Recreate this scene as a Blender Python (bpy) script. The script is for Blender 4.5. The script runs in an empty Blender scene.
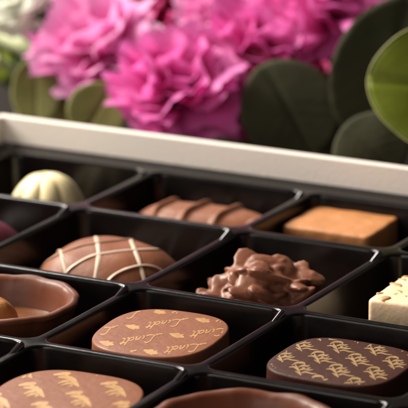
import bpy, bmesh, math, random
import numpy as np
from mathutils import Vector, Matrix, noise
from mathutils.bvhtree import BVHTree

U = 0.042                      # one tray pitch in metres; all shapes below are written in pitches
S = bpy.context.scene
COL = S.collection
PI = math.pi
random.seed(7)

# ------------------------------------------------------------------ camera
F, ELEV, YAW, DIST = 3200 / 408, math.radians(15.585), math.radians(117.448), 18.629
FW = np.array([math.cos(ELEV) * math.cos(YAW), math.cos(ELEV) * math.sin(YAW), -math.sin(ELEV)])
RT = np.array([math.sin(YAW), -math.cos(YAW), 0.0])
UP = np.cross(RT, FW)
CAM = np.array([-.424, .375, 0]) - DIST * FW
FH = np.array([-RT[1], RT[0], 0])          # horizontal forward

def ray(px, py):
    return FW + RT * (px - 204) / 3200 - UP * (py - 204) / 3200
def at(px, py, z=0.0):                     # where a line of sight meets the height z
    v = ray(px, py); return CAM + v * ((z - CAM[2]) / v[2])
def at_y(px, py, y):                       # where it meets the upright plane y
    v = ray(px, py); return CAM + v * ((y - CAM[1]) / v[1])

cam = bpy.data.cameras.new('camera'); camo = bpy.data.objects.new('camera', cam); COL.objects.link(camo)
cam.sensor_width = 36; cam.lens = 36 * F; cam.clip_start = .01; cam.clip_end = 50
camo.matrix_world = Matrix([[RT[0], UP[0], -FW[0], CAM[0] * U], [RT[1], UP[1], -FW[1], CAM[1] * U],
                            [RT[2], UP[2], -FW[2], CAM[2] * U], [0, 0, 0, 1]])
cam.dof.use_dof = True
cam.dof.focus_distance = float((np.array([.62, -1.62, -.05]) - CAM) @ FW) * U
cam.dof.aperture_fstop = 32
S.camera = camo

# ------------------------------------------------------------------ helpers
BASE = {}
def tag(o, label, cat, group=None, kind=None):
    if label: o['label'] = label
    if cat: o['category'] = cat
    if group: o['group'] = group
    if kind: o['kind'] = kind
    return o
def thing(name, base, label, cat, group=None):
    o = bpy.data.objects.new(name, None); COL.objects.link(o)
    o.location = Vector(base) * U; o.empty_display_size = .01
    BASE[o.name] = np.array(base, float)
    return tag(o, label, cat, group)
def obj(name, verts, faces, mat, parent=None, base=(0, 0, 0), smooth=True, attr=None):
    b = BASE[parent.name] if parent else np.array(base, float)
    v = (np.asarray(verts, float) - b) * U
    me = bpy.data.meshes.new(name); me.from_pydata(v.tolist(), [], faces); me.update()
    if smooth: me.polygons.foreach_set('use_smooth', [True] * len(me.polygons))
    if attr is not None:
        a = me.attributes.new('fade', 'FLOAT', 'POINT'); a.data.foreach_set('value', list(attr))
    me.materials.append(mat)
    o = bpy.data.objects.new(name, me); COL.objects.link(o)
    if parent: o.parent = parent
    else: o.location = Vector(b) * U
    BASE[o.name] = b
    return o

class MB:
    def __init__(s): s.v = []; s.f = []; s.a = []
    def add(s, v, f, a=None):
        n = len(s.v); s.v += [tuple(p) for p in v]; s.f += [tuple(i + n for i in q) for q in f]
        s.a += list(a) if a is not None else [0.0] * len(v)
    def build(s, name, mat, parent=None, base=(0, 0, 0), smooth=True, attr=False):
        return obj(name, s.v, s.f, mat, parent, base, smooth, s.a if attr else None)

def loops_mesh(loops, cap_top=True, cap_bottom=False):
    n = len(loops[0]); v = [p for l in loops for p in l]; f = []
    for k in range(len(loops) - 1):
        for i in range(n):
            j = (i + 1) % n
            f.append((k * n + i, k * n + j, (k + 1) * n + j, (k + 1) * n + i))
    if cap_top:
        c = np.mean(np.array(loops[-1]), 0); v.append(tuple(c)); m = len(v) - 1; k = len(loops) - 1
        f += [(k * n + i, k * n + (i + 1) % n, m) for i in range(n)]
    if cap_bottom: f.append(tuple(range(n))[::-1])
    return v, f

def tube(path, rad, n=10, closed=False, flat=1.0):
    P = np.array(path, float); m = len(P); v = []; f = []
    R = rad if hasattr(rad, '__len__') else [rad] * m
    prev = None
    for i in range(m):
        t = P[min(i + 1, m - 1)] - P[max(i - 1, 0)]; t /= np.linalg.norm(t) + 1e-12
        a = prev if prev is not None else np.array([0, 0, 1.0])
        a = a - t * (a @ t)
        if np.linalg.norm(a) < 1e-4: a = np.array([1.0, 0, 0]) - t * t[0]
        a /= np.linalg.norm(a); prev = a; b = np.cross(t, a)
        for k in range(n):
            q = 2 * PI * k / n
            v.append(P[i] + R[i] * (a * math.cos(q) * flat + b * math.sin(q)))
    for i in range(m - 1):
        for k in range(n):
            l = (k + 1) % n
            f.append((i * n + k, i * n + l, (i + 1) * n + l, (i + 1) * n + k))
    f.append(tuple(range(n))[::-1]); f.append(tuple((m - 1) * n + k for k in range(n)))
    return v, f

def spline(pts, n=8):
    P = [np.array(p, float) for p in pts]; out = []
    for i in range(len(P) - 1):
        p0 = P[i - 1] if i else 2 * P[0] - P[1]; p1 = P[i]; p2 = P[i + 1]
        p3 = P[i + 2] if i + 2 < len(P) else 2 * P[-1] - P[-2]
        for k in range(n):
            t = k / n
            out.append(.5 * (2 * p1 + (p2 - p0) * t + (2 * p0 - 5 * p1 + 4 * p2 - p3) * t * t + (3 * p1 - p0 - 3 * p2 + p3) * t ** 3))
    out.append(P[-1]); return out

# ------------------------------------------------------------------ materials
def mat(name, base, rough=.5, var=None, var_scale=200, bump=0.0, bump_scale=800, sss=0.0, sss_col=None, coat=0.0,
        metallic=0.0, fine=None, spec=.5, rough_var=0.0, trans=0.0, fade=None):
    m = bpy.data.materials.new(name); m.use_nodes = True; nt = m.node_tree; N = nt.nodes; L = nt.links
    p = N['Principled BSDF']
    p.inputs['Base Color'].default_value = (*base, 1); p.inputs['Roughness'].default_value = rough
    p.inputs['Metallic'].default_value = metallic; p.inputs['Specular IOR Level'].default_value = spec
    p.inputs['Coat Weight'].default_value = coat; p.inputs['Coat Roughness'].default_value = .05
    if sss:
        p.inputs['Subsurface Weight'].default_value = sss
        p.inputs['Subsurface Radius'].default_value = sss_col or (1, .5, .3); p.inputs['Subsurface Scale'].default_value = .0012
    tc = N.new('ShaderNodeTexCoord')
    src = None
    if fade:                                  # fade = colour at the 'fade' attribute's 1 end (petal tips)
        at_ = N.new('ShaderNodeAttribute'); at_.attribute_name = 'fade'
        mx = N.new('ShaderNodeMix'); mx.data_type = 'RGBA'
        mx.inputs['A'].default_value = (*base, 1); mx.inputs['B'].default_value = (*fade, 1)
        L.new(at_.outputs['Fac'], mx.inputs['Factor']); src = mx.outputs['Result']
    if var:
        nz = N.new('ShaderNodeTexNoise'); nz.inputs['Scale'].default_value = var_scale; nz.inputs['Detail'].default_value = 6
        nz.inputs['Roughness'].default_value = .6
        L.new(tc.outputs['Object'], nz.inputs['Vector'])
        rp = N.new('ShaderNodeMapRange'); rp.inputs['From Min'].default_value = .3; rp.inputs['From Max'].default_value = .7
        L.new(nz.outputs['Fac'], rp.inputs['Value'])
        mx = N.new('ShaderNodeMix'); mx.data_type = 'RGBA'
        mx.inputs['A'].default_value = (*base, 1); mx.inputs['B'].default_value = (*var, 1)
        if src:
            mx.blend_type = 'MIX'; L.new(src, mx.inputs['A'])
            ml = N.new('ShaderNodeMath'); ml.operation = 'MULTIPLY'; ml.inputs[1].default_value = .5
            L.new(rp.outputs[0], ml.inputs[0]); L.new(ml.outputs[0], mx.inputs['Factor'])
        else: L.new(rp.outputs[0], mx.inputs['Factor'])
        src = mx.outputs['Result']
        if rough_var:
            rr = N.new('ShaderNodeMapRange'); rr.inputs['To Min'].default_value = rough - rough_var; rr.inputs['To Max'].default_value = rough + rough_var
            L.new(rp.outputs[0], rr.inputs['Value']); L.new(rr.outputs[0], p.inputs['Roughness'])
    if src: L.new(src, p.inputs['Base Color'])
    if bump:
        bz = N.new('ShaderNodeTexNoise'); bz.inputs['Scale'].default_value = bump_scale; bz.inputs['Detail'].default_value = 8
        L.new(tc.outputs['Object'], bz.inputs['Vector'])
        bp = N.new('ShaderNodeBump'); bp.inputs['Strength'].default_value = 1; bp.inputs['Distance'].default_value = bump
        L.new(bz.outputs['Fac'], bp.inputs['Height']); L.new(bp.outputs['Normal'], p.inputs['Normal'])
    if trans:
        tr = N.new('ShaderNodeBsdfTranslucent'); ms = N.new('ShaderNodeMixShader'); ms.inputs[0].default_value = trans
        if src: L.new(src, tr.inputs['Color'])
        else: tr.inputs['Color'].default_value = (*base, 1)
        L.new(p.outputs[0], ms.inputs[1]); L.new(tr.outputs[0], ms.inputs[2]); L.new(ms.outputs[0], N['Material Output'].inputs['Surface'])
    return m

M = {}
M['tray'] = mat('tray_plastic', (.0044, .0029, .0028), .225, (.0062, .0042, .0039), 60, bump=.00004, bump_scale=350, rough_var=.05, spec=.27)
M['bead'] = mat('glint_bead_plastic', (.02, .014, .015), .13, spec=.8)  # smoother and brighter than the tray, so the added beads glint
M['card'] = mat('cream_card', (.82, .75, .70), .6, (.78, .71, .655), 25, bump=.00012, bump_scale=1300)
M['milk'] = mat('milk_chocolate', (.262, .096, .050), .46, (.22, .077, .038), 130, bump=.00012, bump_scale=500, spec=.26, sss=.25, rough_var=.08)
M['milk_gloss'] = mat('glossy_milk_chocolate', (.235, .088, .049), .40, (.19, .068, .037), 160, bump=.00025, bump_scale=330, spec=.35, sss=.2, rough_var=.06)
M['cup'] = mat('cup_chocolate', (.155, .049, .025), .42, (.12, .036, .018), 120, bump=.0001, bump_scale=300, spec=.28, sss=.2, rough_var=.05)
M['dark'] = mat('dark_chocolate', (.060, .018, .011), .52, (.046, .014, .008), 160, bump=.0001, bump_scale=600, rough_var=.06, spec=.16)
M['dark_red'] = mat('dark_red_chocolate', (.11, .018, .026), .3, (.06, .010, .014), 160, bump=.0001, bump_scale=400)
M['white'] = mat('white_chocolate', (.88, .76, .47), .36, (.85, .69, .38), 90, bump=.0001, bump_scale=400, sss=.4, sss_col=(1, .7, .35))
M['ivory'] = mat('ivory_chocolate', (.90, .70, .49), .42, (.86, .61, .37), 220, bump=.00015, bump_scale=700, sss=.35, sss_col=(1, .7, .35))
M['crumb'] = mat('brown_speck', (.62, .36, .14), .5, (.48, .24, .08), 900)
M['caramel'] = mat('caramel_fudge', (.52, .215, .070), .52, (.46, .18, .055), 140, bump=.0003, bump_scale=300, sss=.3, sss_col=(1, .45, .15))
M['drizzle'] = mat('pale_drizzle', (.66, .48, .37), .4, (.58, .41, .31), 300, sss=.3)
M['gold'] = mat('gold_print', (.58, .33, .115), .4, (.40, .20, .08), 700, metallic=.15)
M['gold_dim'] = mat('pale_gold_print', (.45, .29, .13), .42, (.26, .15, .065), 700, metallic=.15)
M['nut'] = mat('nougat', (.46, .20, .06), .45, (.36, .14, .04), 300, bump=.0003, bump_scale=500)
M['filling'] = mat('brown_filling', (.20, .075, .03), .2, (.16, .06, .025), 120, bump=.0002, bump_scale=250)
M['table'] = mat('dark_table_top', (.016, .010, .008), .75, (.010, .007, .006), 18, bump=.0002, bump_scale=120, spec=.15)
M['petal'] = mat('pink_petal', (.66, .03, .30), .55, (.78, .08, .46), 90, bump=.0003, bump_scale=350, fade=(.94, .28, .68), trans=.42)
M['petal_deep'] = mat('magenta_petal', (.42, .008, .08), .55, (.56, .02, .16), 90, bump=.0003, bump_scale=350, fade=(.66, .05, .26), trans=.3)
M['petal_pale'] = mat('pale_pink_petal', (.80, .10, .42), .55, (.88, .25, .60), 90, bump=.0003, bump_scale=350, fade=(.95, .52, .83), trans=.35)
M['petal_white'] = mat('white_petal', (.86, .86, .78), .55, (.80, .83, .66), 90, bump=.0003, bump_scale=350, fade=(.94, .93, .92), trans=.5)
M['calyx'] = mat('flower_calyx', (.10, .17, .05), .5, (.14, .22, .07), 120)
M['leaf_olive'] = mat('olive_leaf', (.18, .175, .048), .65, (.135, .138, .040), 70, bump=.0004, bump_scale=130, trans=.15, spec=.25)
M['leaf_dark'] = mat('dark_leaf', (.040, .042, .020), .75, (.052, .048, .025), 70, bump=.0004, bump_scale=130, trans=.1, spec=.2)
M['leaf_green'] = mat('green_leaf', (.24, .29, .026), .5, (.20, .25, .02), 60, bump=.0003, bump_scale=120, trans=.35, spec=.3)
M['leaf_rim'] = mat('pale_leaf_edge', (.42, .42, .16), .45, (.36, .37, .12), 120)
M['stem_dark'] = mat('brown_stem', (.09, .05, .025), .6, (.06, .035, .02), 200)
M['stem_pale'] = mat('pale_green_stem', (.55, .58, .36), .5, (.45, .50, .26), 120)

# ------------------------------------------------------------------ ground and box
TZ = -.56                                   # table height
v = [(-14, -12, TZ), (14, -12, TZ), (14, 22, TZ), (-14, 22, TZ)]
tag(obj('table_top', v, [(0, 1, 2, 3)], M['table'], None, (0, 0, TZ)), 'dark smooth table top under the box and flowers', 'table', kind='structure')

XS = [-2.06, -1.055, 0, .927, 2.018, 3.06]
YS = [.925, 0, -1.221, -2.308, -3.42, -4.5]
BX0, BX1, BY0, BY1, WT = -2.165, 3.165, -4.605, 1.03, .052
WALLTOP = .182
box = thing('gift_box', ((BX0 + BX1) / 2, (BY0 + BY1) / 2, TZ), 'open cream cardboard box holding the black chocolate tray', 'box')
def card_wall(x0, x1, y0, y1, z0, z1, r=.012):
    bm = bmesh.new(); bmesh.ops.create_cube(bm, size=1)
    for q in bm.verts:
        q.co = Vector(((x0 + x1) / 2 + q.co.x * (x1 - x0), (y0 + y1) / 2 + q.co.y * (y1 - y0), (z0 + z1) / 2 + q.co.z * (z1 - z0)))
    bmesh.ops.bevel(bm, geom=bm.edges[:], offset=r, segments=3, affect='EDGES', profile=.6)
    vs = [tuple(q.co) for q in bm.verts]; fs = [[q.index for q in f.verts] for f in bm.faces]; bm.free()
    return vs, fs
for a in ((BX0 - WT, BX1 + WT, BY1, BY1 + WT, TZ, WALLTOP), (BX0 - WT, BX1 + WT, BY0 - WT, BY0, TZ, WALLTOP),
          (BX0 - WT, BX0, BY0 + .002, BY1 - .002, TZ, WALLTOP), (BX1, BX1 + WT, BY0 + .002, BY1 - .002, TZ, WALLTOP)):
    obj('wall', *card_wall(*a), M['card'], box)
obj('base', *card_wall(BX0 + .002, BX1 - .002, BY0 + .004, BY1 - .004, TZ + .002, TZ + .06, .004), M['card'], box)

# ------------------------------------------------------------------ tray
HW = .023                                   # half a ridge
PROFILE = [(0, 0, 1), (HW * .5, -.0006, 1), (HW * .93, -.0018, 1), (HW + .0015, -.0045, 1), (HW + .0045, -.011, .97), (HW + .006, -.020, .94),
           (HW + .007, -.028, .9), (HW + .020, -.13, .4), (HW + .033, -.24, 0), (HW + .042, -.31, 0), (HW + .056, -.345, 0),
           (HW + .080, -.368, 0), (HW + .115, -.38, 0)]
def saddle(x, y):
    dx = min(abs(x - q) for q in XS); dy = min(abs(y - q) for q in YS)
    d = max(0.0, dy - .05)                  # ridges running away from the front dip a trace between their crossings
    return -.006 * (1 - math.exp(-(d / .11) ** 1.3)) * max(0.0, 1 - dx / .14)
def round_rect(x0, x1, y0, y1, r, na=8, ns=22):
    pts = []
    cs = [((x1 - r, y1 - r), 0), ((x0 + r, y1 - r), 1), ((x0 + r, y0 + r), 2), ((x1 - r, y0 + r), 3)]
    for i, ((cx, cy), q) in enumerate(cs):
        for k in range(na + 1):
            t = (q + k / na) * PI / 2; pts.append((cx + r * math.cos(t), cy + r * math.sin(t)))
        (nx, ny), nq = cs[(i + 1) % 4]; t = (q + 1) * PI / 2
        a = pts[-1]; b = (nx + r * math.cos(t), ny + r * math.sin(t))
        for k in range(1, ns): pts.append((a[0] + (b[0] - a[0]) * k / ns, a[1] + (b[1] - a[1]) * k / ns))
    return pts
def outer_rect(x0, x1, y0, y1, r, na=8, ns=22):   # same count of points, on the cell's own border
    e = HW + r; pts = []
    cor = [(x1, y1), (x0, y1), (x0, y0), (x1, y0)]
    ends = [((x1, y1 - e), (x1 - e, y1)), ((x0 + e, y1), (x0, y1 - e)), ((x0, y0 + e), (x0 + e, y0)), ((x1 - e, y0), (x1, y0 + e))]
    for i in range(4):
        a, b = ends[i]; c = cor[i]; h = na // 2
        for k in range(na + 1):
            if k <= h: t = k / h; pts.append((a[0] + (c[0] - a[0]) * t, a[1] + (c[1] - a[1]) * t))
            else: t = (k - h) / h; pts.append((c[0] + (b[0] - c[0]) * t, c[1] + (b[1] - c[1]) * t))
        nx = ends[(i + 1) % 4][0]
        for k in range(1, ns): t = k / ns; pts.append((b[0] + (nx[0] - b[0]) * t, b[1] + (nx[1] - b[1]) * t))
    return pts
tb = MB(); R0 = .085
for ci in range(len(XS) - 1):
    for ri in range(len(YS) - 1):
        x0, x1, y1, y0 = XS[ci], XS[ci + 1], YS[ri], YS[ri + 1]
        loops = []
        for k, (ins, z, w) in enumerate(PROFILE):
            if k == 0: p2 = outer_rect(x0, x1, y0, y1, R0)
            else: p2 = round_rect(x0 + ins, x1 - ins, y0 + ins, y1 - ins, R0 + (HW - ins) * .55)
            loops.append([(x, y, z + w * saddle(x, y)) for x, y in p2])
        tb.add(*loops_mesh(loops))
# flange out to the box walls
E0, E1, G0, G1 = BX0 + .004, BX1 - .004, BY0 + .004, BY1 - .004
def flange(a, b, out):
    n = 60; vs = []; fs = []
    for k in range(n + 1):
        t = k / n; p = (a[0] + (b[0] - a[0]) * t, a[1] + (b[1] - a[1]) * t)
        vs += [(p[0], p[1], saddle(*p)), (p[0] + out[0] * .6, p[1] + out[1] * .6, saddle(*p) * .4 + .003), (p[0] + out[0], p[1] + out[1], .020),
               (p[0] + out[0], p[1] + out[1], -.48)]
    for k in range(n):
        for j in range(3): fs.append((k * 4 + j, k * 4 + j + 1, k * 4 + 5 + j, k * 4 + 4 + j))
    tb.add(vs, fs)
XA, XB, YA, YB = XS[0], XS[-1], YS[0], YS[-1]
flange((XA, YA), (XB, YA), (0, G1 - YA)); flange((XB, YB), (XA, YB), (0, G0 - YB))
flange((XA, YB), (XA, YA), (E0 - XA, 0)); flange((XB, YA), (XB, YB), (E1 - XB, 0))
for (cx, ex) in ((XA, E0), (XB, E1)):
    for (cy, ey) in ((YA, G1), (YB, G0)):
        tb.add([(cx, cy, 0), (ex, cy, .020), (ex, ey, .020), (cx, ey, .020)], [(0, 1, 2, 3)])
bm = bmesh.new(); me = bpy.data.meshes.new('t'); me.from_pydata(tb.v, [], tb.f); bm.from_mesh(me)
bmesh.ops.remove_doubles(bm, verts=bm.verts[:], dist=1e-4); bmesh.ops.recalc_face_normals(bm, faces=bm.faces[:])
tv = [tuple(q.co) for q in bm.verts]; tf = [[q.index for q in f.verts] for f in bm.faces]; bm.free()
tray = tag(obj('chocolate_tray', tv, tf, M['tray'], None, (0, 0, -.48)), 'glossy black plastic tray of rounded pockets inside the cream box', 'tray')
# beads added on the ridges in front of crossings, sloped to catch glints
for X in XS:
    for yi, Y in enumerate(YS[:-1]):
        L_ = .12 if yi == 0 else .24
        path = []; rads = []
        for k in range(19):
            t_ = k / 18; e_ = min(1.0, t_ / .12); e_ = math.sqrt(max(0, 1 - (1 - e_) ** 2))
            r_ = 0.021 * max(.08, e_) * (1 - .5 * t_)
            path.append((X - .010, Y - .085 - L_ * t_, 0.036 * (L_ / .24) ** .5 - .26 * L_ * t_ - 0.021 + (r_ - 0.021) * .0)); rads.append(r_)
        obj('glint_bead', *tube(path, rads, 14), M['bead'], tray)
FLOOR = -.378

# ------------------------------------------------------------------ slabs with a printed top
def fourier_outline(pts, grow=1.0):
    """smooth convex outline (a skewed superellipse) through measured rim points"""
    P = np.array(pts)[:, :2]; c0 = (P.max(0) + P.min(0)) / 2; h0 = (P.max(0) - P.min(0)) / 2
    def val(p):
        A = np.array([[p[2], p[3]], [p[4], p[5]]]); q = (P - c0 - p[:2]) @ A.T
        n = 2.0 + abs(p[6]); return (np.abs(q[:, 0]) ** n + np.abs(q[:, 1]) ** n) ** (1 / n) - 1
    p = np.array([0, 0, 1 / h0[0], 0, 0, 1 / h0[1], .6]); lam = 1e-2
    cost = lambda p: (val(p) ** 2).sum() + .003 * (abs(p[6]) - .6) ** 2
    for it in range(300):
        r = val(p); J = np.stack([(val(p + 1e-5 * e) - r) / 1e-5 for e in np.eye(7)], 1)
        H = J.T @ J; st = np.linalg.solve(H + lam * np.diag(np.diag(H) + 1e-4), -J.T @ r)
        if cost(p + st) < cost(p): p = p + st; lam *= .6
        else: lam = min(lam * 3, 1e6)
    A = np.array([[p[2], p[3]], [p[4], p[5]]]); n = 2 + abs(p[6])
    def rad(t):
        q = A @ np.array([math.cos(t), math.sin(t)])
        return grow / float((abs(q[0]) ** n + abs(q[1]) ** n) ** (1 / n))
    return c0 + p[:2], rad
def slab(name, c, rad, zt, mt, parent, n=120, fil=.014, flare=.012, crown=.006, z0=FLOOR):
    loops = []
    prof = [(-.03, z0), (0.0 + flare, z0 + .02), (flare * .5, (z0 + zt) / 2), (0, zt - fil - .02)]
    for k in range(6):
        t = k / 5 * PI / 2; prof.append((-fil * (1 - math.cos(t)), zt - fil + fil * math.sin(t)))
    for o, z in prof:
        loops.append([(c[0] + (rad(t) + o) * math.cos(t), c[1] + (rad(t) + o) * math.sin(t), z) for t in [2 * PI * i / n for i in range(n)]])
    for s in (.8, .6, .4, .2):
        loops.append([(c[0] + (rad(t) - fil) * s * math.cos(t), c[1] + (rad(t) - fil) * s * math.sin(t), zt + crown * (1 - s * s)) for t in [2 * PI * i / n for i in range(n)]])
    v, f = loops_mesh(loops, True, True)
    return obj(name, v, f, mt, parent)
def print_mesh(strokes, c, rad, zt, crown=.006, inset=.004):
    """strokes: polylines of (px, py, half width) printed flat on the top face, cut off at the rim"""
    mb = MB(); lift = 0
    for st in strokes:
        lift += 1
        P = np.array(st, float); Q = [P[0]]
        for a, b in zip(P[:-1], P[1:]):
            m = max(1, int(np.hypot(*(b - a)[:2]) / .6))
            Q += [a + (b - a) * k / m for k in range(1, m + 1)]
        Q = np.array(Q); vs = []; ok = []
        for i, q in enumerate(Q):
            t = Q[min(i + 1, len(Q) - 1)] - Q[max(i - 1, 0)]; l = math.hypot(t[0], t[1]) + 1e-9
            nx, ny = -t[1] / l, t[0] / l
            wob = 1 + .25 * noise.noise(Vector((q[0] * .7, q[1] * .7, 3)))
            if i in (0, len(Q) - 1): wob *= .55
            for s in (-1, 1):
                g = at(q[0] + s * nx * q[2] * wob, q[1] + s * ny * q[2] * wob, zt)
                d = g[:2] - c; rr = math.hypot(*d); rm = rad(math.atan2(d[1], d[0])) - .016
                ok.append(rr < rm - inset)
                z = zt + crown * (1 - min(1, rr / rm) ** 2) + .0005 + .00006 * (lift % 12)
                vs.append((g[0], g[1], z))
        fs = [(2 * i, 2 * i + 1, 2 * i + 3, 2 * i + 2) for i in range(len(Q) - 1) if ok[2 * i] and ok[2 * i + 1] and ok[2 * i + 2] and ok[2 * i + 3]]
        used = sorted({k for q in fs for k in q}); mp = {k: i for i, k in enumerate(used)}
        if fs: mb.add([vs[k] for k in used], [tuple(mp[k] for k in q) for q in fs])
    return mb

SCRIPT = [[(-.16, .0), (-.09, .04), (-.02, .03)], [(.34, .88), (.24, 1.0), (.15, .85), (.12, .5), (.07, .14), (-.01, .02), (-.04, .10), (.08, .11), (.24, .0), (.35, .09)],
          [(.43, .44), (.39, .1), (.46, .04)], [(.47, .62), (.485, .70)],
          [(.55, .44), (.51, .02)], [(.52, .24), (.62, .44), (.66, .36), (.62, .08), (.68, .04)],
          [(.87, .38), (.77, .42), (.72, .2), (.77, .03), (.87, .16)], [(.96, 1.0), (.88, .3), (.88, .06), (.94, .05)],
          [(1.08, .86), (1.01, .3), (1.01, .07), (1.09, .05)], [(.94, .62), (1.03, .64), (1.13, .66)]]
def script_strokes(x, y, sx=32, cap=7.2, w=.56, slope=-.11):
    out = []
    for s in SCRIPT:
        q = spline([(a, b, 0) for a, b in s], 5) if len(s) > 2 else [(a, b, 0) for a, b in s]
        # the word is printed the other way up as seen from the camera
        out.append([(x + (1.3 - a) * sx - .42 * (b - .5) * cap, y + (b - .75) * cap + (1.3 - a) * sx * slope, w) for a, b, _ in q])
    return out
def emblem_strokes(x, y):
    return [[(x - 7, y - 1.6, .8), (x - 3, y - .8, 1.5), (x + 1, y + .2, 1.9), (x + 5, y + .9, 1.5), (x + 7.5, y + 1.6, .5)],
            [(x - 5, y + .2, .5), (x - 1, y + 1.4, .8), (x + 2, y + 2.6, .5)], [(x - 1, y - 1.9, .6), (x + 3, y - 1.7, .7)],
            [(x + 3, y - .6, .6), (x + 7.5, y - .8, .4)]]

light_px = [(95.8, 341), (105, 326), (122, 313), (142.5, 308), (176, 310.4), (205, 315), (224, 321), (231, 326), (226, 336.7), (209, 347), (188, 353), (163, 356.7), (138, 355.4), (113, 352), (97.5, 347)]
dark_px = [(266, 364), (277.6, 353), (293.7, 343.7), (312, 337.7), (340, 338), (367.5, 341.4), (395, 347), (408, 350.6), (412, 361), (408, 371), (400, 376), (381, 382.9), (358, 386.5), (330.6, 382.9), (293.7, 376), (267, 369)]
ZT = -.05
PR = 'square printed pralines in the tray'
cl, rl = fourier_outline([at(*p, ZT) for p in light_px])
t = thing('praline', (cl[0], cl[1], FLOOR), 'milk chocolate praline printed all over with small gold script', 'praline', PR)
slab('chocolate', cl, rl, ZT, M['milk'], t)
st = []
tx, ty = 140.5, 329.5                     # one word on the print, the rest follow the lattice
for i in range(-3, 4):
    for j in range(-3, 4):
        x = tx + 44 * i - 26 * j; y = ty + 8.6 * i + 15.8 * j
        if 45 < x + 20 < 270 and 290 < y < 370:
            st += script_strokes(x, y); st += emblem_strokes(x - 8, y - 1.6)
print_mesh(st, cl, rl, ZT).build('gold_print', M['gold'], t)

cd, rd = fourier_outline([at(*p, ZT) for p in dark_px])
t = thing('praline', (cd[0], cd[1], FLOOR), 'dark chocolate praline covered in a dense pale gold pattern', 'praline', PR)
slab('chocolate', cd, rd, ZT, M['dark'], t)
DARK_MOTIF = [spline([(a_, b_, c_) for a_, b_, c_ in q], 4) for q in (
    [(-9, -3.6, .5), (-5, -5.8, .9), (0, -6.2, 1.2), (4, -5.2, .8), (3, -3.6, .6)], [(-12, -1.8, .35), (-7, -1.9, .9), (-3, .6, 1.3), (-1.4, 3.6, 1.2), (.4, 5.8, .8)],
    [(-5.4, -4.6, .7), (-4.6, -2.4, .9), (-2.4, -.2, 1.0)], [(-2.4, -1.8, .6), (2, -3.0, 1.0), (6.4, -2.6, .8), (9, -3.2, .35)],
    [(-1.2, 1.0, .8), (3, .2, 1.0), (8, 1.2, .8), (12.5, .9, .35)], [(.6, 3.6, .6), (5, 2.8, .8), (10, 4.2, .7), (16.5, 4.9, .3)],
    [(-6, 1.8, .4), (-3.6, 3.0, .7), (-2.4, 4.6, .4)], [(6, -.8, .4), (8, -.6, .6), (10, -1.2, .3)], [(1.5, -1.6, .5), (2.6, -1.0, .7), (4.2, -1.2, .4)])]
st = []
for i in range(-5, 6):
    for j in range(-5, 6):
        x = 338 + 18.2 * i - 19 * j; y = 372 + 13.4 * i * .97 + 10.6 * j
        y -= 0
        if not (250 < x < 430 and 325 < y < 400): continue
        st += [[(x + p[0], y + p[1], p[2] * .85) for p in q] for q in DARK_MOTIF]
print_mesh(st, cd, rd, ZT).build('gold_print', M['gold_dim'], t)

cn = np.array([.5, -2.865])
def rn(tt): return 1.0 * float(np.hypot(1.13 * rl(tt) * math.cos(tt), 1.02 * rl(tt) * math.sin(tt)))
t = thing('praline', (cn[0], cn[1], FLOOR), 'milk chocolate praline with sparse large gold winged motifs', 'praline', PR)
slab('chocolate', cn, rn, ZT, M['milk'], t)
st = []
for i in range(-4, 5):
    for j in range(-4, 5):
        x = 67 + 47 * i - 34.6 * j; y = 379 + 9.4 * i + 10.4 * j
        if not (-60 < x < 170 and 355 < y < 460): continue
        st += [[(x - 14, y - 3.6, 0.62), (x - 6, y - 4.6, 1.88), (x + 2, y - 5.2, 1.62), (x + 4, y - 5.4, 0.75)],
               [(x - 9, y - 1.2, 0.62), (x - 2, y - 1.0, 1.62), (x + 4, y + .2, 2.5), (x + 7, y + 2.8, 2.88), (x + 9.5, y + 6, 2.12), (x + 12, y + 9, 0.75)],
               [(x - 2, y - 4.0, 0.88), (x + 3, y - .5, 1.25)],
               [(x - 9, y + 5.4, 0.5), (x - 3, y + 3.2, 1.12), (x + 3, y + 2.6, 0.88)],
               [(x - 6, y + 7.6, 0.38), (x - 1, y + 5.8, 1.0), (x + 5, y + 5, 0.88)],
               [(x + 2, y + 8.6, 0.5), (x + 6, y + 6.4, 1.0)]]
print_mesh(st, cn, rn, ZT).build('gold_print', M['gold'], t)

# ------------------------------------------------------------------ square pieces
def sq_slab(name, x0, x1, y0, y1, zt, r, fil, mt, parent=None, base=None, lump=.0, n=10, z0=FLOOR, tilt=(0, 0), skew=0):
    loops = []; cx, cy = (x0 + x1) / 2, (y0 + y1) / 2
    prof = [(.03, z0), (.0, z0 + .025), (0, zt - fil - .02)] + [(fil * (1 - math.cos(k / 5 * PI / 2)), zt - fil + fil * math.sin(k / 5 * PI / 2)) for k in range(6)]
    for o, z in prof + [(-1, .85), (-1, .6), (-1, .35), (-1, .15)]:
        if o >= 0: ps = [(a, b, z) for a, b in round_rect(x0 + o, x1 - o, y0 + o, y1 - o, max(.01, r - o * .5), 6, 14)]
        else: ps = [(cx + (p[0] - cx) * z, cy + (p[1] - cy) * z, zt + .004) for p in round_rect(x0 + fil, x1 - fil, y0 + fil, y1 - fil, max(.01, r - fil * .5), 6, 14)]
        loops.append([(p[0] + skew * (p[1] - cy), p[1], p[2] + (tilt[0] * (p[0] - cx) + tilt[1] * (p[1] - cy)) * (p[2] - z0) / (zt - z0)) for p in ps])
    if lump:
        loops = [[(x + lump * noise.noise(Vector((x * 9, y * 9, z * 9))), y + lump * noise.noise(Vector((x * 9, y * 9, z * 9 + 40))), z + (lump * noise.noise(Vector((x * 8, y * 8, 9))) if z > z0 + .1 else 0)) for x, y, z in l] for l in loops]
    v, f = loops_mesh(loops, True, True)
    return obj(name, v, f, mt, parent, base or (cx, cy, z0))
tag(sq_slab('caramel_square', .05, .60, .42, .89, -.075, .03, .018, M['caramel'], lump=.006, skew=-.03), 'plain orange-brown caramel fudge square by the back wall', 'sweet')

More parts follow.
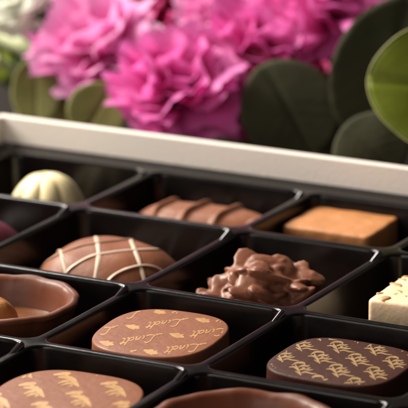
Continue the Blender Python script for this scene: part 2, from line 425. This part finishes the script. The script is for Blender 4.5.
t = thing('white_praline', (1.46, -.60, FLOOR), 'ivory square chocolate speckled with golden brown crumbs', 'praline')
sq_slab('chocolate', 1.18, 1.74, -.845, -.36, -.008, .03, .022, M['ivory'], t, lump=.005)
mb = MB(); rr = random.Random(3)
for k in range(46):
    row = k // 8; x = 1.20 + .07 * (k % 8) + rr.uniform(-.022, .022); y = -.815 + .083 * row + rr.uniform(-.025, .025)
    a = rr.uniform(0, PI); r1 = rr.uniform(.014, .042); r2 = r1 * rr.uniform(.4, .8); n = 9; vs = []
    for s, z in ((1, -.010), (.7, -.0026), (.3, -.0018)):
        for i in range(n):
            q = 2 * PI * i / n; wv = 1 + .35 * rr.uniform(-1, 1)
            p = (r1 * s * wv * math.cos(q), r2 * s * wv * math.sin(q))
            vs.append((x + p[0] * math.cos(a) - p[1] * math.sin(a), y + p[0] * math.sin(a) + p[1] * math.cos(a), z))
    if not (1.19 < x < 1.73 and -.835 < y < -.37): continue
    fs = [(j * n + i, j * n + (i + 1) % n, (j + 1) * n + (i + 1) % n, (j + 1) * n + i) for j in (0, 1) for i in range(n)] + [tuple(2 * n + i for i in range(n))]
    mb.add(vs, fs)
mb.build('speckle', M['crumb'], t)

# ------------------------------------------------------------------ domes on a height function
def dome_mesh(c, rx, ry, height, z0=FLOOR, nr=40, na=144, ang=0, power=2.2, sq=2.0):
    """height(u, w, q) -> relative height; (u, w) local, q 0..1 from rim to top"""
    v = []; f = []; ca, sa = math.cos(ang), math.sin(ang)
    for k in range(nr + 1):
        s = math.sin((1 - k / nr) * PI / 2) if k < nr else 0.0
        for i in range(na):
            q = 2 * PI * i / na; cq, sq_ = math.cos(q), math.sin(q)
            m = (abs(cq) ** sq + abs(sq_) ** sq) ** (-1 / sq)
            u, w = rx * m * cq * s, ry * m * sq_ * s
            du, dw, z = height(u, w, s)
            u += du; w += dw
            v.append((c[0] + u * ca - w * sa, c[1] + u * sa + w * ca, z0 + z))
    for k in range(nr):
        for i in range(na):
            j = (i + 1) % na
            f.append((k * na + i, k * na + j, (k + 1) * na + j, (k + 1) * na + i))
    return v, f

# striped log
def log_h(u, w, s):
    h = .285 * max(0, 1 - s ** 5) ** .5
    ph = (u - w * .12) / .205 + .25
    d = ph - round(ph)
    rb = math.exp(-(d / .095) ** 2) * min(1, 3 * (1 - s)) * .03
    h2 = max(0, 1 - s ** 5) ** .5; tk = -.16 * max(0, (s - .9) / .1) ** 2
    return tk * u, tk * w, h + rb * (.4 + .6 * h2)
lc = (-.525, .58)
v, f = dome_mesh(lc, .495, .225, log_h, nr=70, na=240, ang=.05, sq=2.9)
tag(obj('chocolate_log', v, f, M['milk'], None, (*lc, FLOOR)), 'milk chocolate log with raised slanting ribs, between the white dome and the caramel square', 'chocolate')

# dome with drizzle
dc = (-.52, -.56)
def dz_h(u, w, s):
    h = max(0, (.365 - .05 * u - .02 * w) * max(0, 1 - s ** 3.4) ** .80)
    return 0, 0, h + .006 * noise.noise(Vector((u * 7, w * 7, 2)))
t = thing('drizzled_praline', (*dc, FLOOR), 'milk chocolate dome crossed by thin pale drizzle lines', 'praline')
v, f = dome_mesh(dc, .455, .43, dz_h, sq=2.7, ang=.0)
obj('chocolate', v, f, M['milk'], t)
bvh = BVHTree.FromPolygons([Vector(p) for p in v], f)
def hit(px, py):
    r_ = bvh.ray_cast(Vector(CAM), Vector(ray(px, py)).normalized())
    return r_[0]
def down(x, y):
    r_ = bvh.ray_cast(Vector((x, y, 3)), Vector((0, 0, -1))); return r_[0]
mb = MB()
for line in ([(60, 247), (63, 258), (66, 268)], [(96, 236), (98, 245), (99, 257), (97, 270)], [(129, 236), (134, 248), (139, 262), (143, 276)], [(166, 243), (172, 252), (178, 262)],
             [(50, 259), (62, 252.5), (80, 246), (96, 243), (115, 240.5), (132, 239), (150, 240)], [(66, 272), (74, 265), (91, 256), (112, 252), (130, 250), (155, 249), (178, 250)],
             [(106, 282), (115, 274), (128, 268), (144, 265), (158, 268), (168, 276)]):
    path = [hit(p[0], p[1]) for p in spline([(a, b, 0) for a, b in line], 10)]
    path = [p for p in path if p is not None]
    if len(path) < 4: continue
    # carry each line on over the hidden far side and down the near side
    a, b = path[0], path[3]; d = (a - b); d.z = 0; d.normalize()
    for k in range(1, 26):
        q = down(path[0].x + d.x * .02, path[0].y + d.y * .02)
        if q is None: break
        path.insert(0, q)
    a, b = path[-1], path[-4]; d = (a - b); d.z = 0; d.normalize()
    for k in range(1, 26):
        q = down(path[-1].x + d.x * .02, path[-1].y + d.y * .02)
        if q is None: break
        path.append(q)
    rads = [.0145 * (1 + .35 * noise.noise(Vector((i * .13, line[0][0], 0)))) for i in range(len(path))]
    mb.add(*tube([np.array(p) for p in path], rads, 8, flat=.3))
mb.build('drizzle', M['drizzle'], t)

# fluted white dome
wc = (-1.555, .50)
def fl_h(u, w, s):
    a = math.atan2(w, u); fl = abs(math.cos(a * 4 + .5)) ** .6
    g = .19 * (fl - .7) * (math.sin(min(1, s) * PI * .5)) ** .8
    h = .39 * max(0, 1 - s ** 2.9) ** .66
    return u * g, w * g, h - .012 * math.exp(-(s / .14) ** 2)
v, f = dome_mesh(wc, .258, .258, fl_h, nr=50, na=240)
tag(obj('fluted_praline', v, f, M['white'], None, (*wc, FLOOR)), 'cream white chocolate dome with rounded flutes, in the far corner pocket', 'praline')

# dark dome at the frame's edge
kc = (-1.49, -.53)
def dk_h(u, w, s): return 0, 0, .37 * max(0, 1 - s ** 2.8) ** .6 + .008 * noise.noise(Vector((u * 8, w * 8, 5)))
v, f = dome_mesh(kc, .40, .40, dk_h, sq=2.3)
tag(obj('dark_praline', v, f, M['dark_red'], None, (*kc, FLOOR)), 'plain dark reddish chocolate dome without any print or drizzle', 'praline')

# ------------------------------------------------------------------ cluster
def cluster(c, mt):
    rc = random.Random(21); bm = bmesh.new()
    def ell(p, r, rot):
        m4 = Matrix.Translation(Vector(p)) @ rot.to_4x4() @ Matrix.Diagonal((*r, 1))
        bmesh.ops.create_icosphere(bm, subdivisions=2, radius=1, matrix=m4)
    from mathutils import Euler
    I = Euler((0, 0, 0)).to_matrix()
    ell((c[0], c[1], -.30), (.34, .37, .14), I); ell((c[0], c[1] + .0, -.20), (.29, .31, .19), I); ell((c[0] + .0, c[1] + .03, -.10), (.24, .26, .13), I)
    for k in range(120):
        a = rc.uniform(0, 2 * PI); q = math.sqrt(rc.uniform(0.0, 1))
        hgt = -.30 + .30 * (1 - q ** 2.6)
        p = (c[0] + .34 * q * math.cos(a), c[1] + .36 * q * math.sin(a), hgt + rc.uniform(-.03, .03))
        big = rc.uniform(.042, .095)
        ell(p, (big * rc.uniform(1.0, 1.7), big * rc.uniform(.7, 1.1), big * rc.uniform(.22, .42)), Euler((rc.uniform(-.7, .7), rc.uniform(-.7, .7), rc.uniform(0, PI))).to_matrix())
    for k in range(44):
        a = rc.uniform(0, 2 * PI); q = math.sqrt(rc.uniform(0.05, 1)); big = rc.uniform(.025, .042)
        ell((c[0] + .33 * q * math.cos(a), c[1] + .35 * q * math.sin(a), -.29 + .31 * (1 - q ** 2.6)), (big * 1.3, big, big * .8), Euler((0, 0, rc.uniform(0, PI))).to_matrix())
    ell((c[0] + .02, c[1] + .02, .035), (.11, .06, .03), Euler((.1, .25, .5)).to_matrix()); ell((c[0] + .23, c[1] + .10, -.05), (.10, .08, .035), Euler((.0, .2, .2)).to_matrix())
    me = bpy.data.meshes.new('cl'); bm.to_mesh(me); bm.free()
    o = bpy.data.objects.new('cl', me); COL.objects.link(o)
    rm = o.modifiers.new('r', 'REMESH'); rm.mode = 'VOXEL'; rm.voxel_size = .008
    sm = o.modifiers.new('s', 'SMOOTH'); sm.factor = .5; sm.iterations = 4
    ev = o.evaluated_get(bpy.context.evaluated_depsgraph_get()); m2 = ev.to_mesh()
    vs = np.array([tuple(q.co) for q in m2.vertices]); fs = [tuple(p.vertices) for p in m2.polygons]
    ev.to_mesh_clear(); bpy.data.objects.remove(o); bpy.data.meshes.remove(me)
    vs[:, 2] = np.maximum(vs[:, 2], FLOOR)
    return vs, fs
cc = (.46, -.63)
v, f = cluster(cc, None)
tag(obj('chocolate_cluster', v, f, M['milk_gloss'], None, (*cc, FLOOR)), 'lumpy milk chocolate nut cluster with an uneven craggy surface', 'chocolate')

# ------------------------------------------------------------------ shell cups
def cup(c, R, zt, label, ph=0.0, nut=True):
    t = thing('chocolate_cup', (*c, FLOOR), label, 'chocolate', 'open chocolate cups')
    n = 192
    def ring(r, z, wob):
        out = []
        for i in range(n):
            q = 2 * PI * i / n
            sc = abs(math.sin(q * 6.5 + ph)) ** .8 - .6 + .35 * noise.noise(Vector((math.cos(q) * 2.2, math.sin(q) * 2.2, ph)))
            out.append((c[0] + (r + wob * .008 * sc) * math.cos(q), c[1] + (r + wob * .008 * sc) * math.sin(q), z + wob * .012 * noise.noise(Vector((math.cos(q) * 3, math.sin(q) * 3, 7 + ph)))))
        return out
    L = [ring(R * .70, FLOOR, 0), ring(R * .74, FLOOR + .02, .1), ring(R * .83, -.25, .25), ring(R * .91, -.13, .5), ring(R * .965, -.06, .8), ring(R * .985, -.035, 1),
         ring(R, -.015 + zt, 1), ring(R * .985, zt, 1), ring(R * .945, zt + .006, 1), ring(R * .90, zt + .003, .9), ring(R * .865, zt - .010, .7),
         ring(R * .84, zt - .04, .5), ring(R * .81, zt - .085, .35), ring(R * .78, zt - .15, .2), ring(R * .70, zt - .20, .1), ring(R * .5, zt - .225, 0), ring(R * .2, zt - .235, 0)]
    v, f = loops_mesh(L, True, True)
    obj('shell', v, f, M['cup'], t)
    fl = [[(c[0] + R * .77 * s * math.cos(2 * PI * i / 64), c[1] + R * .77 * s * math.sin(2 * PI * i / 64),
            zt - .152 + .014 * noise.noise(Vector((s * 3 * math.cos(2 * PI * i / 64), s * 3 * math.sin(2 * PI * i / 64), 3 + ph)))) for i in range(64)] for s in (1, .9, .75, .6, .45, .3, .15)]
    v, f = loops_mesh(fl); obj('filling', v, f, M['filling'], t)
    if nut:
        def nh(u, w, s): return 0, 0, .17 * max(0, 1 - s ** 2.2) ** .55 + .02 * noise.noise(Vector((u * 14, w * 14, 1)))
        v, f = dome_mesh((c[0] + .0, c[1] + .0), .12, .13, nh, z0=zt - .17, nr=20, na=48); obj('nut', v, f, M['nut'], t)
p = at(-4, 299, -.02); cup((p[0], p[1]), .44, -.012, 'open milk chocolate cup with a nut in its brown filling, beside the drizzled dome', .4)
p = at(243, 424, -.02); cup((p[0], p[1]), .465, -.005, 'milk chocolate cup showing only its far rim, in front of the dark printed praline', 1.7)

# ------------------------------------------------------------------ flowers
def petal(mb, o, ax, side, length, width, th0, curl, rnd, nu=11, nv=25):
    """a fan-shaped carnation petal: o base point, ax flower axis, side outward direction"""
    ax = np.array(ax); side = np.array(side); tan = np.cross(ax, side)
    ph1, ph2 = rnd.uniform(0, 7), rnd.uniform(0, 7); k1 = rnd.uniform(1.9, 4.0); amp = rnd.uniform(.08, .18) * length
    teeth = [rnd.uniform(-1, 1) for _ in range(nv)]
    vs = []; at_ = []; pos = np.array(o, float); ang = th0; pts = []
    du = 1 / (nu - 1)
    for i in range(nu):
        u = i * du
        dirv = ax * math.cos(ang) + side * math.sin(ang); nrm = -ax * math.sin(ang) + side * math.cos(ang)
        w = width * (.12 + .88 * u ** .8)
        for j in range(nv):
            s = 2 * j / (nv - 1) - 1
            rf = amp * u ** 1.5 * (math.sin(k1 * s + ph1) + .55 * math.sin(2.3 * k1 * s + ph2))
            edge = -.16 * s * s * length * u + (.05 * length * teeth[j] if i == nu - 1 else 0)
            cup_ = .18 * width * s * s * u
            vs.append(pos + dirv * edge + tan * (w * s) - nrm * cup_ + nrm * rf)
            at_.append(max(0, min(1, (u - .2) * 1.25)) * (.75 + .25 * rnd.random()))
        pos = pos + dirv * length * du; ang += curl * du
    fs = [(i * nv + j, i * nv + j + 1, (i + 1) * nv + j + 1, (i + 1) * nv + j) for i in range(nu - 1) for j in range(nv - 1)]
    mb.add(vs, fs, at_)
def carnation(px, py, rpx, y, mt, label, tilt=(0, 0), seed=0):
    c = at_y(px, py, y); R = rpx / 3200 * float((c - CAM) @ FW); rnd = random.Random(seed)
    ax = -FW * .75 + UP * .6 + RT * tilt[0] + UP * tilt[1]; ax = ax / np.linalg.norm(ax)
    a1 = np.cross(ax, [.3, .2, .9]); a1 /= np.linalg.norm(a1); a2 = np.cross(ax, a1)
    base = c - ax * R * .55
    foot = np.array([base[0] + FH[0] * .9 + rnd.uniform(-.5, .5), base[1] + FH[1] * .9 + .4, TZ + .08])
    t = thing('carnation', (base[0], base[1], TZ), label, 'flower', 'carnations behind the box')
    mb = MB()
    for (n, th0, curl, ln, wd) in ((5, 1.08, .8, 1.0, .86), (4, .80, .7, 1.03, .90), (4, .54, .65, 1.02, .86), (3, .34, .55, 1.0, .80), (3, .18, .4, .96, .70), (3, .04, .25, .88, .55)):
        off = rnd.uniform(0, 6)
        for k in range(n):
            q = off + 2 * PI * (k + rnd.uniform(-.25, .25)) / n
            side = a1 * math.cos(q) + a2 * math.sin(q)
            axp = ax + .18 * (a1 * rnd.uniform(-1, 1) + a2 * rnd.uniform(-1, 1)); axp -= side * (axp @ side); axp /= np.linalg.norm(axp)
            petal(mb, base + side * R * .05, axp, side, R * ln * rnd.uniform(.9, 1.12), R * wd * rnd.uniform(.85, 1.2), th0 + rnd.uniform(-.15, .15), curl * rnd.uniform(.6, 1.4), rnd)
    b = mb.build('bloom', mt, t, attr=True)
    v, f = tube(spline([base + ax * R * .02, base - ax * R * .15, base - ax * R * .45, base - ax * R * .6], 6), [R * q for q in [.24] * 7 + [.22] * 6 + [.16] * 5 + [.10]], 12)
    obj('calyx', v, f, M['calyx'], t)
    v, f = tube(spline([base - ax * R * .55, base * .6 + foot * .4 - ax * R * .5, foot], 8), .035, 8); obj('stem', v, f, M['calyx'], t)

carnation(176, 77, 62, 1.95, M['petal'], 'large bright pink carnation bloom, lowest and frontmost, touching the box rim', (.0, .0), 1)
carnation(92, 38, 62, 2.45, M['petal_pale'], 'lilac pink carnation above the two olive leaves', (-.25, .0), 2)
carnation(262, 38, 55, 2.6, M['petal'], 'pink carnation above the dark round leaf, right of the largest bloom', (.2, .1), 3)
carnation(338, 2, 52, 3.0, M['petal'], 'pink carnation at the top edge above the dark eucalyptus leaves', (.2, .0), 4)
carnation(222, 4, 40, 3.1, M['petal_pale'], 'pale pink carnation peeping over between two deeper pink blooms', (.0, .1), 5)
carnation(140, -2, 50, 3.2, M['petal_deep'], 'deep magenta carnation in shade behind the lilac one', (.0, .0), 6)
carnation(252, 92, 46, 2.3, M['petal_deep'], 'deep magenta carnation low down beside the dark round leaf', (.2, -.2), 7)
carnation(13, 0, 36, 2.55, M['petal_white'], 'white carnation bloom in the top corner by the pale stem', (-.2, .1), 8)
carnation(300, 62, 40, 3.2, M['petal_deep'], 'deep magenta carnation half hidden behind the dark leaves', (.1, -.1), 9)

# ------------------------------------------------------------------ leaves
def leaf(parent, px, py, y, rx, ry, rot, mt, face=None, rim=None, name='leaf', tip=.12, seed=0, bend=.0):
    c = at_y(px, py, y); sc = float((c - CAM) @ FW) / 3200
    rnd = random.Random(seed)
    nrm = -FW + (np.array(face) if face is not None else np.zeros(3)); nrm /= np.linalg.norm(nrm)
    a = RT - nrm * (RT @ nrm); a /= np.linalg.norm(a); b = np.cross(nrm, a)
    ca, sa = math.cos(rot), math.sin(rot); ex, ey = a * ca + b * sa, -a * sa + b * ca
    rx, ry = rx * sc, ry * sc; n = 64; nr = 10; v = []; f = []
    def P(s, q, lift):
        w = 1 + tip * max(0, math.cos(q - PI / 2)) ** 6 + .02 * noise.noise(Vector((math.cos(q) * 2, math.sin(q) * 2, seed)))
        x = rx * s * math.cos(q) * w; yy = ry * s * math.sin(q) * w
        d = (abs(x) * .07 + .03 * (x * x + yy * yy) / rx + bend * x + .06 * rx * math.sin(2.5 * yy / ry + seed) + .012 * noise.noise(Vector((x * 4, yy * 4, seed)))) - .04 * rx * math.exp(-(x / (.05 * rx)) ** 2) + .005 * rx * math.sin(22 * (yy / ry + .7 * abs(x) / rx)) * min(1, abs(x) / rx * 4)
        return c + ex * x + ey * yy + nrm * (d + lift)
    for side_, lift in ((0, .0035), (1, -.0035)):
        for k in range(nr + 1):
            s = 1 - (k / nr); s = max(s, .001)
            for i in range(n): v.append(P(s, 2 * PI * i / n, lift * min(1, .15 + (1 - s) * 6)))
    o2 = (nr + 1) * n
    for base_, fl in ((0, False), (o2, True)):
        for k in range(nr):
            for i in range(n):
                j = (i + 1) % n; q = (base_ + k * n + i, base_ + k * n + j, base_ + (k + 1) * n + j, base_ + (k + 1) * n + i)
                f.append(q[::-1] if fl else q)
    for i in range(n): f.append((i, o2 + i, o2 + (i + 1) % n, (i + 1) % n))
    lf = obj(name, v, f, mt, parent)
    if rim:
        rb = MB(); pts = [P(1.0, 2 * PI * i / n, 0) for i in range(n + 1)]
        rb.add(*tube(pts, rim, 8)); rb.build('leaf_edge', M['leaf_rim'], lf)
    return c - ey * ry * .98
def sprig(label, base, leaves, mt, stem_mat, rim=None):
    t = thing('eucalyptus_sprig', base, label, 'foliage', 'eucalyptus sprigs behind the box')
    feet = [leaf(t, *l[:6], mt, l[6] if len(l) > 6 else None, rim, seed=i * 3 + int(l[0])) for i, l in enumerate(leaves)]
    st = MB(); root = np.array(base) + np.array([0, 0, .06]); top = np.mean(feet, 0)
    trunk = spline([root, (root + top) / 2 + np.array([.05, .05, .1]), top], 8)
    st.add(*tube(trunk, .03, 8))
    for ft in feet: st.add(*tube(spline([trunk[-3], (trunk[-1] + ft) / 2 + np.array([0, 0, .02]), ft], 5), .018, 6))
    st.build('stem', stem_mat, t)
    return t
b = at_y(60, 150, 2.2)
sprig('olive green sprig with two round leaves under the lilac carnation', (b[0], b[1] + .6, TZ),
      [(36, 93, 2.15, 25, 34, .05, (0, .1, .2)), (97, 112, 1.75, 31, 29, -.5, (0, 0, .35)), (66, 112, 2.5, 16, 26, .2)], M['leaf_olive'], M['stem_dark'])
b = at_y(330, 165, 2.6)
sprig('dark grey green sprig with big round leaves right of the pink blooms', (b[0], b[1] + .5, TZ),
      [(290, 112, 2.2, 50, 50, .5, (0, 0, .1)), (388, 78, 2.4, 60, 74, -.25, (.1, 0, .1)), (372, 150, 1.9, 44, 34, .8, (0, 0, .3)), (250, 140, 2.6, 40, 30, .8), (330, 130, 2.9, 40, 44, -.3)], M['leaf_dark'], M['stem_dark'])
b = at_y(430, 190, 1.5)
sprig('bright green leaf with a pale edge hanging over the box corner', (b[0] + .2, b[1] + .4, TZ),
      [(434, 88, 1.62, 64, 60, 1.45, (.05, 0, .25))], M['leaf_green'], M['stem_pale'], rim=.0045)
# small dark leaves deeper in the bouquet
rr = random.Random(11)
b = at_y(150, 120, 3.6)
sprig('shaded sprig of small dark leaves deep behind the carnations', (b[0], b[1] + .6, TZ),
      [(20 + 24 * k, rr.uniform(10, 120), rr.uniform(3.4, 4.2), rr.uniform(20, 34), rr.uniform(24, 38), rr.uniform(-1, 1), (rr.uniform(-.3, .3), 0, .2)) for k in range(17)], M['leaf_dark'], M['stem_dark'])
b = at_y(-10, 60, 2.9)
sprig('light green leaf tuft at the picture corner beside the white carnation', (b[0], b[1] + .4, TZ),
      [(2, 27, 2.8, 16, 9, -.3, (0, 0, .5)), (-8, 66, 3.2, 22, 18, 0, (0, 0, .3))], M['leaf_green'], M['stem_pale'])
# thick pale stem lying across
path = spline([at_y(-30, 28, 2.8), at_y(5, 38, 2.75), at_y(35, 50, 2.7), at_y(75, 60, 2.75), at_y(110, 66, 3.0)], 8)
v, f = tube(path, [.075 - .0008 * i for i in range(len(path))], 14)
tag(obj('cut_stem', v, f, M['stem_pale'], None, tuple(path[0])), 'thick pale green flower stem slanting under the lilac carnation', 'stem')

# ------------------------------------------------------------------ light
def area(name, pos, target, size, size_y, watts, col):
    l = bpy.data.lights.new(name, 'AREA'); l.shape = 'RECTANGLE'; l.size = size; l.size_y = size_y; l.energy = watts; l.color = col
    o = bpy.data.objects.new(name, l); COL.objects.link(o); o.location = pos
    o.rotation_euler = (Vector(target) - Vector(pos)).to_track_quat('-Z', 'Y').to_euler()
    return o
ctr = np.array([0, -.6, 0]) * U
def P3(r_, f_, u_): return tuple(ctr + RT * r_ + FH * f_ + np.array([0, 0, u_]))
area('window_light', P3(-.62, .34, .62), tuple(ctr), .45, .45, 25, (1.0, .93, .82))
area('back_glint_lamp', P3(-.19, .81, .57), tuple(ctr), .09, .22, 2.6, (1.0, .96, .90))  # added strip lamp, aimed and sized for glints on the ridge beads
area('front_fill', P3(-.55, -.80, .32), tuple(ctr), .7, .4, 3.3, (1.0, .92, .84))
w = bpy.data.worlds.new('World'); S.world = w; w.use_nodes = True
bg = w.node_tree.nodes['Background']; bg.inputs['Color'].default_value = (1.0, .93, .88, 1); bg.inputs['Strength'].default_value = .05

S.view_settings.view_transform = 'Standard'; S.view_settings.look = 'None'; S.view_settings.exposure = 0; S.view_settings.gamma = 1
S.render.engine = 'CYCLES'; S.cycles.use_denoising = True
